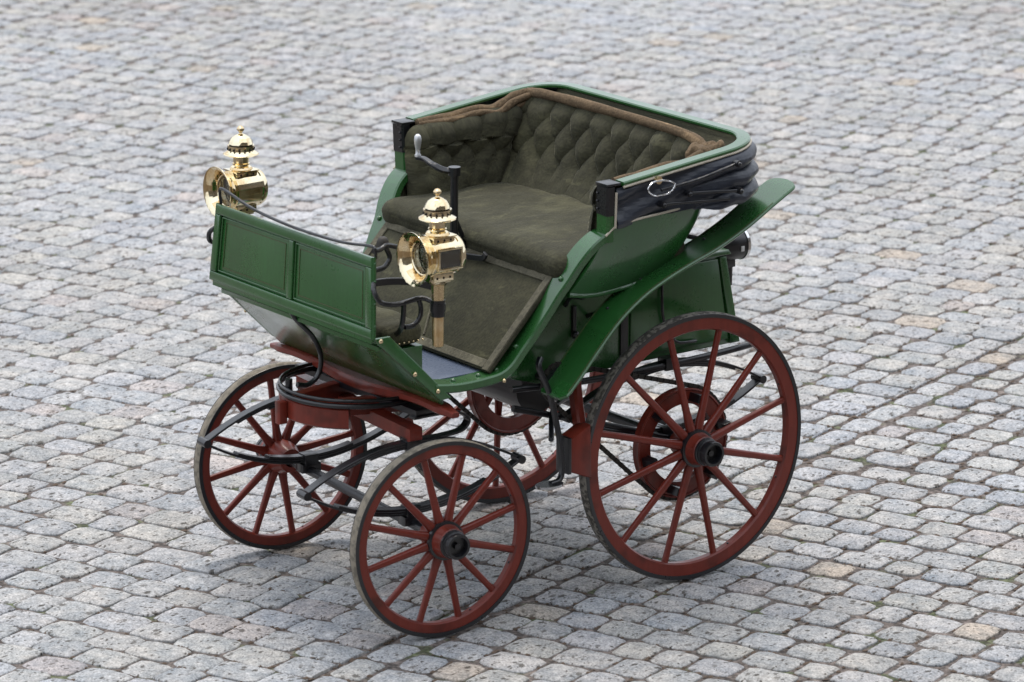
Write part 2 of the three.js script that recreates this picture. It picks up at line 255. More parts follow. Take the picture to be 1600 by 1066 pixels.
// ---------------------------------------------------------------- the house behind the viewpoint: it darkens the near side of the carriage and what its paint mirrors
{
  const h = group('building', scene); h.userData = { label: 'long dark stone house along the edge of the square, behind the viewpoint', category: 'building' };
  const x0 = -16, x1 = 27, z = -14.6, top = 12.5, holes = [], n = 11, w = 1.25;
  for (let i = 0; i < n; i++) for (const [y0, y1] of [[1.4, 3.4], [5.2, 7.2], [8.9, 10.7]]) { const x = x0 + 2 + (i * (x1 - x0 - 4)) / (n - 1); holes.push([x - w / 2, x + w / 2, y0, y1]); }
  part('wall', slab([[x0, -0.2, z - 0.5], [x1, -0.2, z - 0.5], [x1, top, z - 0.5], [x0, top, z - 0.5]], 0.5, 0.02, holes.map(([a, b, c, d]) => [[a, c, z - 0.5], [a, d, z - 0.5], [b, d, z - 0.5], [b, c, z - 0.5]])), M.plaster, h);
  part('plinth', box((x0 + x1) / 2, 0.3, z + 0.06, x1 - x0 + 0.1, 0.95, 0.11, 0.03), M.plaster, h);
  part('cornice', box((x0 + x1) / 2, top - 0.1, z + 0.13, x1 - x0 + 0.4, 0.35, 0.25, 0.04), M.plaster, h);
  part('roof', slab([[x0 - 0.2, top + 0.1, z + 0.4], [x1 + 0.2, top + 0.1, z + 0.4], [x1 + 0.2, top + 4, z - 5], [x0 - 0.2, top + 4, z - 5]], 0.12, 0.02), M.hole, h);
  part('back_wall', box((x0 + x1) / 2, top / 2, z - 1.4, x1 - x0, top, 0.2, 0.02), M.hole, h);
  for (const [a, b, c, d] of holes) {
    const q = part('window', join([box((a + b) / 2, c + 0.05, z - 0.25, b - a, 0.1, 0.1, 0.01), box((a + b) / 2, d - 0.05, z - 0.25, b - a, 0.1, 0.1, 0.01), box(a + 0.05, (c + d) / 2, z - 0.25, 0.1, d - c - 0.2, 0.1, 0.01), box(b - 0.05, (c + d) / 2, z - 0.25, 0.1, d - c - 0.2, 0.1, 0.01), box((a + b) / 2, (c + d) / 2, z - 0.25, 0.08, d - c - 0.2, 0.08, 0.01)]), M.white, h);
    part('pane', box((a + b) / 2, (c + d) / 2, z - 0.28, b - a - 0.1, d - c - 0.1, 0.01, 0.002), M.glass, q);
  }
}
// ---------------------------------------------------------------- the carriage
const car = group('motor_carriage', scene);
car.userData = { label: 'green open motor carriage with folded black hood, brass lamps and red spoked wheels', category: 'carriage' };
const both = (f) => { f(-1); f(1); }; // near side -1, far side 1
const WB = 0.957, STEER = -0.084, RF = 0.322, RB = 0.45;
const steerM = new THREE.Matrix4().makeRotationY(STEER).setPosition(WB, 0, 0);
const steered = (g) => g.applyMatrix4(steerM);

// wheels
function wheel(R, depth, tyre, phase, hubLen, pulley, tyreMat) {
  const w = group('wheel', car), rt = R - tyre, ri = rt - depth, hw = 0.0165;
  part('tyre', latheF([[rt - 0.001, -0.017], [R - 0.005, -0.0205], [R - 0.001, -0.013], [R, 0], [R - 0.001, 0.013], [R - 0.005, 0.0205], [rt - 0.001, 0.017], [rt - 0.001, -0.017]], 96, 'z'), tyreMat, w);
  part('tyre_band', latheF([[rt - 0.004, -0.0195], [R - 0.0035, -0.0209], [R - 0.0028, -0.0195], [rt + 0.003, -0.012], [rt + 0.003, 0.012], [R - 0.0028, 0.0195], [R - 0.0035, 0.0209], [rt - 0.004, 0.0195], [rt - 0.004, -0.0195]], 96, 'z'), M.black, w);
  part('rim', latheF([[ri + 0.006, -hw], [rt - 0.002, -hw - 0.001], [rt - 0.002, hw + 0.001], [ri + 0.006, hw], [ri + 0.001, hw * 0.6], [ri, 0], [ri + 0.001, -hw * 0.6], [ri + 0.006, -hw]], 96, 'z'), M.red, w);
  const len = ri - 0.03, sg = sweep(Array.from({ length: 9 }, (_, i) => V(0.036 + (ri - 0.036 + 0.004) * (i / 8), 0, 0.012 * (1 - i / 8))), circ(0.0112, 10, 0.0124), V(0, 0, 1), { scale: (t) => { const k = t < 0.22 ? 1.5 - t * 1.6 : 1.15 - 0.3 * t + (t > 0.93 ? 0.12 : 0); return [k * 1.05, k]; } });
  for (let k = 0; k < 12; k++) { const s = part('spoke', sg, M.red, w); s.rotation.z = ((phase + k * 30) * Math.PI) / 180; }
  const bolt = ball(0.0042, 0, 0, 0, 8, 6);
  for (let k = 0; k < 12; k++) for (const d of [9, 21]) { const a = ((phase + k * 30 + d) * Math.PI) / 180; if ((k * 2 + (d > 10)) % 3) continue; const b = part('rim_bolt', bolt, M.black, w); b.position.set(Math.cos(a) * (ri + 0.001), Math.sin(a) * (ri + 0.001), 0.004); }
  part('hub', latheF([[0.02, -0.07], [0.036, -0.07], [0.042, -0.05], [0.05, -0.025], [0.052, 0], [0.052, 0.02], [0.0505, 0.034], [0.046, 0.046], [0.045, 0.07], [0.042, 0.074], [0.02, 0.074]], 36, 'z'), M.red, w);
  part('hub_band', latheF([[0.05, 0.018], [0.0575, 0.02], [0.0575, 0.034], [0.048, 0.036]], 36, 'z'), M.black, w);
  part('hub_ring', latheF([[0.034, 0.07], [0.0425, 0.071], [0.0425, 0.079], [0.037, 0.082]], 36, 'z'), M.black, w);
  part('hub_cap', latheF([[0.03, 0.078], [0.038, 0.08], [0.0385, 0.088], [0.036, 0.09], [0.036, 0.096], [0.038, 0.098], [0.038, hubLen - 0.004], [0.0365, hubLen], [0.029, hubLen], [0.0275, hubLen - 0.006], [0.027, 0.092], [0.001, 0.09]], 36, 'z'), M.black, w);
  for (const c of w.children.slice(-4)) if (/^hub/.test(c.name)) c.scale.set(1.1, 1.1, 1);
  part('hub_nut', fin(new THREE.CylinderGeometry(0.011, 0.012, 0.02, 6).rotateX(Math.PI / 2).translate(0, 0, 0.094)), M.black, w);
  if (pulley) {
    const pz = -0.062;
    part('drive_ring', latheF([[0.132, pz - 0.012], [0.176, pz - 0.012], [0.18, pz - 0.016], [0.185, pz - 0.014], [0.183, pz], [0.185, pz + 0.014], [0.18, pz + 0.016], [0.176, pz + 0.012], [0.132, pz + 0.012], [0.132, pz - 0.012]], 72, 'z'), M.red, w);
    for (let k = 0; k < 6; k++) { const c = part('ring_clamp', box(0.156, 0, -0.028, 0.028, 0.034, 0.062, 0.004), M.black, w); c.rotation.z = ((phase + k * 60) * Math.PI) / 180; }
  }
  return w;
}
function place(w, x, y, z, near, steer) { w.position.set(x, y, z); w.rotation.y = near ? Math.PI : 0; if (steer) { const p = V(0, y, z).applyMatrix4(new THREE.Matrix4().makeRotationY(STEER)); w.position.set(WB + p.x, y, p.z); w.rotation.y += STEER; } return w; }
place(wheel(RF, 0.037, 0.012, 13, 0.112, false, M.rubber), 0, RF, -0.531, true, true).userData.label = 'near front wheel with twelve red spokes';
place(wheel(RF, 0.037, 0.012, 22, 0.112, false, M.rubber), 0, RF, 0.531, false, true);
place(wheel(RB, 0.047, 0.012, 14, 0.12, true, M.rubberDark), 0, RB, -0.53, true).userData.label = 'large rear wheel with red drive ring';
place(wheel(RB, 0.047, 0.012, 4, 0.12, true, M.rubberDark), 0, RB, 0.53, false);

// axles
part('front_axle', steered(join([rod([[0, RF, -0.5], [0, RF, 0.5]], 0.0165), box(0, RF + 0.012, -0.34, 0.07, 0.03, 0.05), box(0, RF + 0.012, 0.34, 0.07, 0.03, 0.05)])), M.black, car);
part('rear_axle', join([rod([[0, RB, -0.5], [0, RB, 0.5]], 0.018), box(0, RB + 0.02, -0.4, 0.08, 0.05, 0.055), box(0, RB + 0.02, 0.4, 0.08, 0.05, 0.055)]), M.black, car);

// elliptic springs: upper and lower pack, eyes, clamp
function spring(cx, cy, cz, L, Lr, h, st) {
  const g = group('spring', car), sg = (q) => (st ? steered(q) : q);
  for (const s of [-1, 1]) {
    const pk = [];
    for (let k = 0; k < 3; k++) {
      const f = 1 - 0.3 * k, pts = []; for (let i = 0; i <= 20; i++) { const t = -1 + (i / 10), x = t * f * (t < 0 ? Lr : L), e = x / (x < 0 ? Lr : L); pts.push(V(cx + x, cy + s * (h * (1 - e * e * 0.98) - k * 0.0082 * s * s), cz)); }
      pk.push(sweep(pts, rsec(0.036, 0.008, 0.0015), V(0, 0, 1)));
    }
    part('leaf_pack', sg(join(pk)), M.black, g);
  }
  for (const x of [L, -Lr]) part('spring_eye', sg(fin(new THREE.CylinderGeometry(0.014, 0.014, 0.052, 16).rotateX(Math.PI / 2).translate(cx + x, cy, cz))), M.black, g);
  for (const k of [-1, 1]) part('spring_clamp', sg(box(cx, cy + k * (h - 0.004), cz, 0.05, 0.04, 0.05)), M.black, g);
}
both((s) => spring(0, 0.475, s * 0.34, 0.385, 0.4, 0.118, true));
both((s) => spring(0, 0.59, s * 0.4, 0.42, 0.385, 0.118, false));

// fore-carriage: bolster, fifth-wheel ring, felloe, futchells, loops
part('bolster', steered(box(0, 0.622, 0, 0.05, 0.042, 0.76, 0.009)), M.red, car);
part('fifth_wheel_ring', steered(rod([...Array.from({ length: 15 }, (_, i) => { const a = -1.75 + (3.5 * i) / 14; return [0.255 * Math.cos(a), 0.695, 0.255 * Math.sin(a)]; })], 0.0085, 70, { side: V(0, 1, 0) })), M.black, car);
part('fifth_wheel_plate', steered(rod(Array.from({ length: 15 }, (_, i) => { const a = -1.75 + (3.5 * i) / 14; return [0.25 * Math.cos(a), 0.712, 0.25 * Math.sin(a)]; }), 0.006, 70, { side: V(0, 1, 0) })), M.black, car);
part('felloe', steered(sweep(Array.from({ length: 25 }, (_, i) => { const a = -0.95 + (1.6 * i) / 24; return V(0.235 * Math.cos(a), 0.652, 0.235 * Math.sin(a)); }), rsec(0.07, 0.04, 0.006), V(0, 1, 0))), M.red, car);
both((s) => part('futchell', steered(slab([[-0.12, 0.63, s * 0.14 - 0.02], [0.24, 0.63, s * 0.05 - 0.02], [0.24, 0.68, s * 0.05 - 0.02], [-0.12, 0.69, s * 0.14 - 0.02]], 0.04, 0.005)), M.red, car));
part('fore_block', steered(box(0.27, 0.64, 0.02, 0.03, 0.075, 0.035, 0.005)), M.red, car);
part('king_bolt', steered(rod([[0.235, 0.65, 0.03], [0.235, 0.742, 0.03]], 0.012)), M.black, car);
both((s) => part('c_loop', bar([[0.98, 0.668, s * 0.34], [0.9, 0.668, s * 0.34], [0.81, 0.662, s * 0.34], [0.765, 0.63, s * 0.34], [0.785, 0.602, s * 0.34], [0.86, 0.592, s * 0.34], [0.95, 0.595, s * 0.34]], 0.034, 0.008, V(0, 0, 1), 40), M.black, car));
part('body_crossbeam', sweep(Array.from({ length: 41 }, (_, i) => { const t = i / 40, z = -0.525 + 1.05 * t; return V(0.94, 0.712 - 0.012 * Math.cos(z * 9), z); }), rsec(0.06, 0.034, 0.007), V(1, 0, 0), { scale: (t) => { const e = Math.min(t, 1 - t), k = 0.45 + 0.55 * sstep(0, 0.08, e); return [k, 0.55 + 0.45 * sstep(0, 0.06, e) + 0.25 * Math.cos((t - 0.5) * 9)]; } }), M.red, car);
part('crossbeam_plate', box(0.93, 0.681, 0, 0.08, 0.02, 0.7, 0.004), M.black, car);
part('nose_hook', rod([[1.205, 0.985, 0.01], [1.19, 0.955, 0.01], [1.13, 0.88, -0.01], [1.1, 0.81, -0.005], [1.112, 0.75, 0], [1.15, 0.728, 0.0], [1.19, 0.735, 0.0]], 0.0085, 40), M.black, car);
part('tag_plate', steered(slab([[0.145, 0.7, 0.235], [0.16, 0.7, 0.18], [0.166, 0.674, 0.18], [0.151, 0.674, 0.235]], 0.002, 0.0005)), M.alloy, car);

// side frames: wide bent boards from the nose along the sill up to the hood pillars
const frameCurve = [[1.212, 0.985, 0.470], [1.06, 0.848, 0.484], [0.99, 0.797, 0.488], [0.9, 0.786, 0.488], [0.802, 0.788, 0.49], [0.732, 0.798, 0.493], [0.695, 0.82, 0.496], [0.652, 0.869, 0.5], [0.611, 0.919, 0.507], [0.562, 0.992, 0.522], [0.537, 1.035, 0.532], [0.507, 1.08, 0.545], [0.48, 1.131, 0.562], [0.441, 1.184, 0.58], [0.401, 1.215, 0.59], [0.375, 1.222, 0.592]];
const frameTop = frameCurve.slice(2), frameNose = frameCurve.slice(0, 3);
both((s) => {
  const f = part('side_frame', sweep(cr(frameTop.map(([x, y, z]) => [x, y, s * z]), 70), rsec(0.08, 0.03, 0.005, -s * 0.04 * 1, 0).map(([a, b]) => [a, b - 0.0]), V(0, 0, 1), { ang: 0.6 }), M.green, car);
  for (const i of [3, 4, 5, 7, 9, 11]) { const [x, y, z] = frameCurve[i + 0]; const a = frameCurve[i - 1], b = frameCurve[i + 1], T = V(b[0] - a[0], b[1] - a[1], 0).normalize(), N = V(-T.y, T.x, 0).multiplyScalar(T.x < 0 ? -1 : 1); if (i === 9) continue; part('frame_bolt', ball(0.0095, x + N.x * 0.015, y + N.y * 0.015, s * (z - 0.035), 12, 8, [1, 1, 1]), M.green, f); }
  part('nose_edge', slab([[1.214, 0.99, s * 0.472 - (s > 0 ? 0.02 : 0)], [0.972, 0.757, s * 0.49 - (s > 0 ? 0.02 : 0)], [0.93, 0.76, s * 0.49 - (s > 0 ? 0.02 : 0)], [1.15, 0.99, s * 0.472 - (s > 0 ? 0.02 : 0)]], 0.02, 0.004), M.green, car);
  for (const [x, y] of [[1.2, 0.984], [1.075, 0.858], [0.99, 0.79]]) part('brass_screw', ball(0.0075, x - 0.006, y, s * (0.485 + (1.2 - x) * 0.03), 10, 8, [1, 1, 0.7]), M.brassDull, f);
  part('brass_screw', ball(0.007, 0.735, 0.786, s * 0.5, 10, 8), M.brassDull, f);
});
part('floor', box(0.82, 0.789, 0, 0.33, 0.018, 0.92, 0.003), M.green, car);
part('floor_mat', box(0.845, 0.801, 0, 0.29, 0.006, 0.83, 0.002), M.mat, car);

// nose and dashboard
part('nose_panel', slab([[1.212, 0.992, -0.455], [0.95, 0.733, -0.463], [0.95, 0.733, 0.463], [1.212, 0.992, 0.455]], 0.012, 0.003), M.green, car);
part('nose_moulding', box(1.178, 0.9505, 0, 0.014, 0.014, 0.915, 0.006).translate(0, 0, 0), M.green, car);
part('nose_bead', box(1.207, 0.981, 0, 0.014, 0.016, 0.925, 0.005), M.green, car);
{
  const d = group('dashboard', car), X = (y) => 1.194 + ((1.242 - y) / 0.252) * 0.018, Z = (y) => 0.45 + ((1.242 - y) / 0.252) * 0.021;
  const pt = (f, y, off = 0) => [X(y) + off, y, f * Z(y)];
  part('board', slab([pt(-0.99, 0.995, -0.013), pt(0.99, 0.995, -0.013), pt(0.99, 1.24, -0.013), pt(-0.99, 1.24, -0.013)], 0.012, 0.002), M.green, d);
  const rail = (f0, f1, y0, y1, th = 0.006) => slab([pt(f0, y0, 0.0005), pt(f0, y1, 0.0005), pt(f1, y1, 0.0005), pt(f1, y0, 0.0005)], th, 0.0045);
  part('top_rail', rail(-1, 1, 1.212, 1.245), M.green, d); part('bottom_rail', rail(-1, 1, 0.99, 1.021), M.green, d);
  for (const [a, b] of [[-1, -0.925], [0.925, 1], [-0.032, 0.032]]) part('stile', rail(a, b, 1.0215, 1.2115), M.green, d);
  for (const [a, b] of [[-0.91, -0.045], [0.045, 0.91]]) { // raised beading round each panel
    const q = [pt(a, 1.028, 0.002), pt(a, 1.205, 0.002), pt(b, 1.205, 0.002), pt(b, 1.028, 0.002)];
    const k = [pt(a + 0.045, 1.042, 0), pt(a + 0.045, 1.191, 0), pt(b - 0.045, 1.191, 0), pt(b - 0.045, 1.042, 0)]; for (let i = 0; i < 4; i++) part('pinstripe', rod([k[i], k[(i + 1) % 4]], 0.0010, 2, { seg: 6 }), M.stripe, d);
    for (let i = 0; i < 4; i++) part('beading', rod([q[i], q[(i + 1) % 4]], 0.0027), M.green, d);
  }
  part('edge_strip', rod([pt(-1, 0.99, 0), pt(-1, 1.245, 0)], 0.006), M.green, d); part('edge_strip', rod([pt(1, 0.99, 0), pt(1, 1.245, 0)], 0.006), M.green, d);
  both((s) => { for (const y of [1.03, 1.1, 1.17, 1.225]) part('screw', ball(0.0045, X(y) - 0.001, y, s * (Z(y) + 0.004), 8, 6), M.green, d); });
  const r = part('dash_rail', rod([[1.185, 1.242, 0.445], [1.188, 1.29, 0.446], [1.19, 1.296, 0.43], [1.197, 1.27, 0.25], [1.2, 1.258, 0.08], [1.2, 1.255, -0.1], [1.198, 1.262, -0.3], [1.19, 1.275, -0.425], [1.188, 1.272, -0.446], [1.185, 1.24, -0.447]], 0.005, 90, { side: V(1, 0, 0) }), M.black, d);
}
// front bench
part('bench_box', slab([[1.02, 0.82, -0.43], [1.12, 0.93, -0.43], [1.0, 0.93, -0.43], [1.0, 0.82, -0.43]], 0.86, 0.003), M.green, car);
part('bench_cushion', softBox(1.078, 0.974, 0, 0.165, 0.08, 0.88, 0.033, [14, 8, 60], (x, y, z) => 0.004 * Math.sin(z * 37) * (y > 0 ? 1 : 0.3) + 0.004 * (vnoise(z * 14 + 30, x * 20 + 30, 4096, 301) - 0.5)), M.cloth, car);
for (let k = 0; k < 9; k++) part('cushion_nail', ball(0.0035, 1.15 - k * 0.018, 0.951, -0.441, 8, 6), M.brassDull, car);

// seat apron: slanting board, covered, with braid
const apX = (y) => 0.765 + ((y - 0.806) / 0.274) * -0.262;
{
  const a = group('seat_apron', car), q = (z, y, o = 0) => [apX(y) + o * 0.72, y + o * 0.69, z];
  part('apron_cover', slab([q(-0.468, 0.806), q(-0.468, 1.085), q(0.468, 1.085), q(0.468, 0.806)], 0.014, 0.002), M.cloth, a);
  const strip = (p0, p1, w) => bar([p0, p1], w, 0.008, (t, T) => V(0.72, 0.69, 0).cross(T), 2, { straight: true });
  part('braid_strip', strip(q(-0.452, 0.806, 0.016), q(-0.452, 1.085, 0.016), 0.03), M.braid, a);
  part('braid_strip', strip(q(0.452, 0.806, 0.016), q(0.452, 1.085, 0.016), 0.03), M.braid, a);
  part('braid_strip', strip(q(-0.437, 0.82, 0.016), q(0.437, 0.82, 0.016), 0.03), M.braid, a);
  part('braid_strip', strip(q(-0.437, 1.07, 0.016), q(0.437, 1.07, 0.016), 0.034), M.braid, a);
  part('apron_seam', rod([q(-0.075, 0.836, 0.016), q(-0.02, 0.92, 0.019), q(0.0, 1.05, 0.016)], 0.004), M.braid, a);
}
// seat cushion and tufted upholstery
part('seat_cushion', softBox(0.265, 1.112, 0, 0.53, 0.092, 1.02, 0.044, [30, 10, 60], (x, y, z) => 0.012 * (1 - (z / 0.55) ** 2) * (y > 0 ? 1 : 0) + 0.010 * (vnoise(x * 9 + 70, z * 9 + 70, 4096, 311) - 0.5) + 0.004 * (vnoise(x * 30 + 70, z * 30 + 70, 4096, 312) - 0.5)), M.cloth, car);
const backX = (y) => 0.055 - 0.05 * sstep(1.1, 1.25, y) - ((y - 1.1) / 0.34) * 0.115;
const tuft = (a, b) => { const p = Math.abs(Math.sin(Math.PI * a)), q = Math.abs(Math.sin(Math.PI * b)); return Math.pow(p * q + 1e-4, 0.45); };
{
  const bk = group('backrest', car), Wz = 1.1, N = 10; // N tufts across
  const f = (u, v) => {
    const y = 1.09 + 0.345 * v, z = (-Wz / 2 + Wz * u) * mix(0.86, 1, sstep(0, 0.55, v)); let h;
    const s = u * N, row = (y - 1.235) / 0.075; // rows of buttons at row = 0, 1, 2
    const pleat = Math.pow(Math.abs(Math.cos(Math.PI * s)) + 1e-6, 0.4);
    if (row > 0) h = mix(tuft(s + 0.5 + row / 2, s + 0.5 - row / 2), pleat, sstep(1.75, 2.3, row)); else h = mix(pleat, 1, sstep(0, -1.1, row) * 0.9);
    const edge = sstep(0, 0.06, v) * sstep(1, 0.9, v), corner = Math.pow(Math.min(1, Math.abs(z) / (Wz / 2)), 6);
    const n = 0.012 * (vnoise(u * 30 + 9, v * 10 + 9, 4096, 321) - 0.5);
    return V(backX(y) + (h - 1) * 0.033 * (0.5 + 0.5 * edge) - 0.03 * (1 - sstep(1, 0.86, v)) + corner * 0.05 + n + (v < 0.08 ? 0.02 : 0), y, z);
  };
  part('back_cover', shell(f, 200, 70, 0.012, [1.1, 0.36]), M.cloth, bk);
  for (let r = 0; r < 3; r++) for (let k = 0; k < N; k++) { const u = (k + (r % 2 ? 0 : 0.5)) / N; if (u < 0.03 || u > 0.97) continue; const q = f(u, (1.235 + r * 0.075 - 1.09) / 0.345); part('button', ball(0.0105, q.x + 0.004, q.y, q.z, 10, 8, [0.6, 1, 1]), M.cloth, bk); }
}
both((s) => {
  const g = group('side_upholstery', car), N = 4;
  const f = (u, v) => {
    const x = 0.385 - (0.32 + 0.13 * v) * u, y = 1.13 + (0.23 + 0.04 * u) * v, sl = u * N, row = (y - 1.25) / 0.065;
    const pl = Math.pow(Math.abs(Math.cos(Math.PI * sl)) + 1e-6, 0.4); let h = row > 1 ? pl : row > 0 ? tuft(sl + 0.5 + row / 2, sl + 0.5 - row / 2) : mix(pl, 1, sstep(0, -1, row));
    const e = sstep(0, 0.05, u) * sstep(1, 0.95, u) * sstep(1, 0.9, v);
    return V(x, y, s * (0.535 + 0.02 * v - 0.036 * h * (0.3 + 0.7 * e) - 0.015 * e - 0.008 * (vnoise(u * 14 + 3, v * 8 + 3, 4096, 331) - 0.5)));
  };
  part('side_cover', shell(s > 0 ? f : (u, v) => f(1 - u, v), 90, 50, -0.03, [0.5, 0.3]), M.cloth, g);
  for (let r = 0; r < 2; r++) for (let k = 0; k < N; k++) { const u = (k + (r ? 0 : 0.5)) / N; if (u < 0.04 || u > 0.97) continue; const q = f(u, (1.25 + r * 0.065 - 1.13) / (0.23 + 0.04 * u)); part('button', ball(0.0085, q.x, q.y, q.z - s * 0.003, 10, 8, [1, 1, 0.6]), M.cloth, g); }
  // arm piece in front, between pillar and seat
  part('arm_pad', slab([[0.5, 1.085, s * 0.505], [0.485, 1.13, s * 0.515], [0.43, 1.19, s * 0.525], [0.375, 1.21, s * 0.53], [0.33, 1.2, s * 0.53], [0.33, 1.085, s * 0.505]].map(([x, y, z]) => [x, y, z - (s < 0 ? 0.028 : 0)]), 0.028, 0.008), M.cloth, g);
});

// hood pillars
const rimY = (x) => 1.385 + 0.115 * (0.39 - x);
both((s) => {
  const g = group('hood_pillar', car);
  part('post', bar([[0.385, 1.205, s * 0.562], [0.386, 1.3, s * 0.566], [0.388, 1.378, s * 0.57]], 0.062, 0.032, V(0, 0, 1), 8), M.green, g);
  part('iron_cap', bar([[0.388, 1.292, s * 0.566], [0.389, 1.386, s * 0.57]], 0.064, 0.034, V(0, 0, 1), 2, { straight: true }), M.black, g);
  for (const y of [1.31, 1.335, 1.36]) part('rivet', ball(0.004, 0.408, y, s * 0.55, 8, 6), M.black, g);
  part('corner_plate', box(0.38, 1.391, s * 0.57, 0.055, 0.008, 0.062, 0.002), M.black, g);
});
// hood rim: green strip round the opening
function rimPath(zo, xr, rad, n, y0 = 0, x0 = 0.345) {
  const p = []; const add = (x, z) => p.push(V(x, rimY(x) + y0, z));
  for (let i = 0; i <= 16; i++) add(x0 + (xr + rad - x0) * (i / 16), -zo);
  for (let i = 1; i <= 14; i++) { const a = (i / 14) * Math.PI / 2; add(xr + rad - rad * Math.sin(a), -zo + rad - rad * Math.cos(a)); }
  for (let i = 1; i < 24; i++) add(xr, -zo + rad + (2 * (zo - rad) * i) / 24);
  for (let i = 14; i >= 0; i--) { const a = (i / 14) * Math.PI / 2; add(xr + rad - rad * Math.sin(a), zo - rad + rad * Math.cos(a)); }
  for (let i = 15; i >= 0; i--) add(x0 + (xr + rad - x0) * (i / 16), zo);
  return p;
}
part('hood_rim', sweep(rimPath(0.584, -0.235, 0.15), rsec(0.014, 0.046, 0.004), V(0, 1, 0), { ang: 0.6 }), M.green, car);
part('rim_bead', sweep(rimPath(0.605, -0.256, 0.166, 0, -0.0095), circ(0.0045, 8), V(0, 1, 0), { ang: 1 }), M.bead, car);
both((s) => part('pillar_bead', rod([[0.372, 1.365, s * 0.603], [0.372, 1.25, s * 0.598]], 0.004), M.bead, car));
// folded leather hood hanging below the rim
{
  const base = rimPath(0.592, -0.243, 0.155, 0, -0.012, 0.365), K = base.length - 1, out = base.map((p, i) => { const a = base[Math.max(0, i - 1)], b = base[Math.min(K, i + 1)]; return b.clone().sub(a).setY(0).normalize().cross(V(0, 1, 0)); });
  const at = (u) => { const q = u * K, i = Math.min(K - 1, Math.floor(q)), t = q - i; return [base[i].clone().lerp(base[i + 1], t), out[i].clone().lerp(out[i + 1], t).normalize()]; };
  const o0 = out[0].z < 0 ? 1 : -1; // outwards on the near side is -z
  const f = (u, v) => {
    const [p, o] = at(u), back = Math.min(1, Math.max(0, (0.36 - p.x) / 0.5)), rear = sstep(0.3, 1, back);
    const low = mix(1.246, 1.27, sstep(0, 0.55, back)) - 0.006 * Math.sin(u * 90) * rear - 0.01 * sstep(0.6, 0.9, back) + 0.03 * sstep(0.95, 1.1, back), y = mix(p.y, low, v);
    const roll = Math.pow(Math.abs(Math.sin(Math.PI * (v * mix(1.4, 3, rear)))) + 1e-6, 0.55), amp = mix(0.002, 0.027, rear);
    const fold = 0.010 * (1 - rear) * Math.sin(v * 9 + back * 7) - 0.0022 * Math.pow(1 - Math.abs(2 * fbm(u * 30 + 2, v * 9 + back * 5 + 3, 4096, 2, 345) - 1), 10) + 0.009 * (fbm(u * 26 + 7, v * 4 + back * 6 + 7, 4096, 3, 341) - 0.5);
    const q = p.clone().addScaledVector(o, o0 * (amp * roll + fold * sstep(0, 0.1, v) + 0.006 * rear + 0.012 * v * rear)); q.y = y; return q;
  };
  part('folded_hood', shell(f, 240, 60, -0.008 * o0, [2.2, 0.2]), M.leather, car);
}
// hood irons, ring and lining
both((s) => {
  const g = group('hood_irons', car), z = s * 0.635;
  const irons = [[[0.2, 1.352, s * 0.612], [0.06, 1.375, z], [-0.08, 1.408, z + s * 0.012]], [[0.1, 1.33, s * 0.622], [-0.09, 1.318, z + s * 0.012]], [[0.2, 1.307, s * 0.617], [-0.06, 1.292, z]]];
  for (const p of irons) part('iron', rod(p, 0.0055, 20), M.black, g);
  for (const p of [irons[0][2], irons[1][0], irons[1][1], irons[2][0]]) part('knuckle', join([fin(new THREE.CylinderGeometry(0.011, 0.011, 0.022, 14).rotateX(Math.PI / 2).translate(...p)), ball(0.008, p[0], p[1], p[2] + s * 0.012, 10, 8)]), M.black, g);
  const r = group('hood_ring', car), ringPts = [[0.02, 0], [0.035, -0.018], [0.022, -0.036], [0, -0.04], [-0.024, -0.034], [-0.035, -0.014], [-0.018, 0.0]].map(([a, b]) => [0.215 + a * 1.55, 1.384 + b * 1.05, s * (0.625 + (b < -0.01 ? 0.008 : 0))]);
  part('ring', sweep(cr(ringPts, 50, true).slice(0, -1), circ(0.0028, 8), V(0, 0, 1), { closed: true, ang: 1 }), M.chrome, r);
  part('ring_stud', fin(new THREE.CylinderGeometry(0.012, 0.013, 0.012, 20).rotateX(Math.PI / 2).translate(0.215, 1.388, s * 0.615)), M.brassDull, r);
});
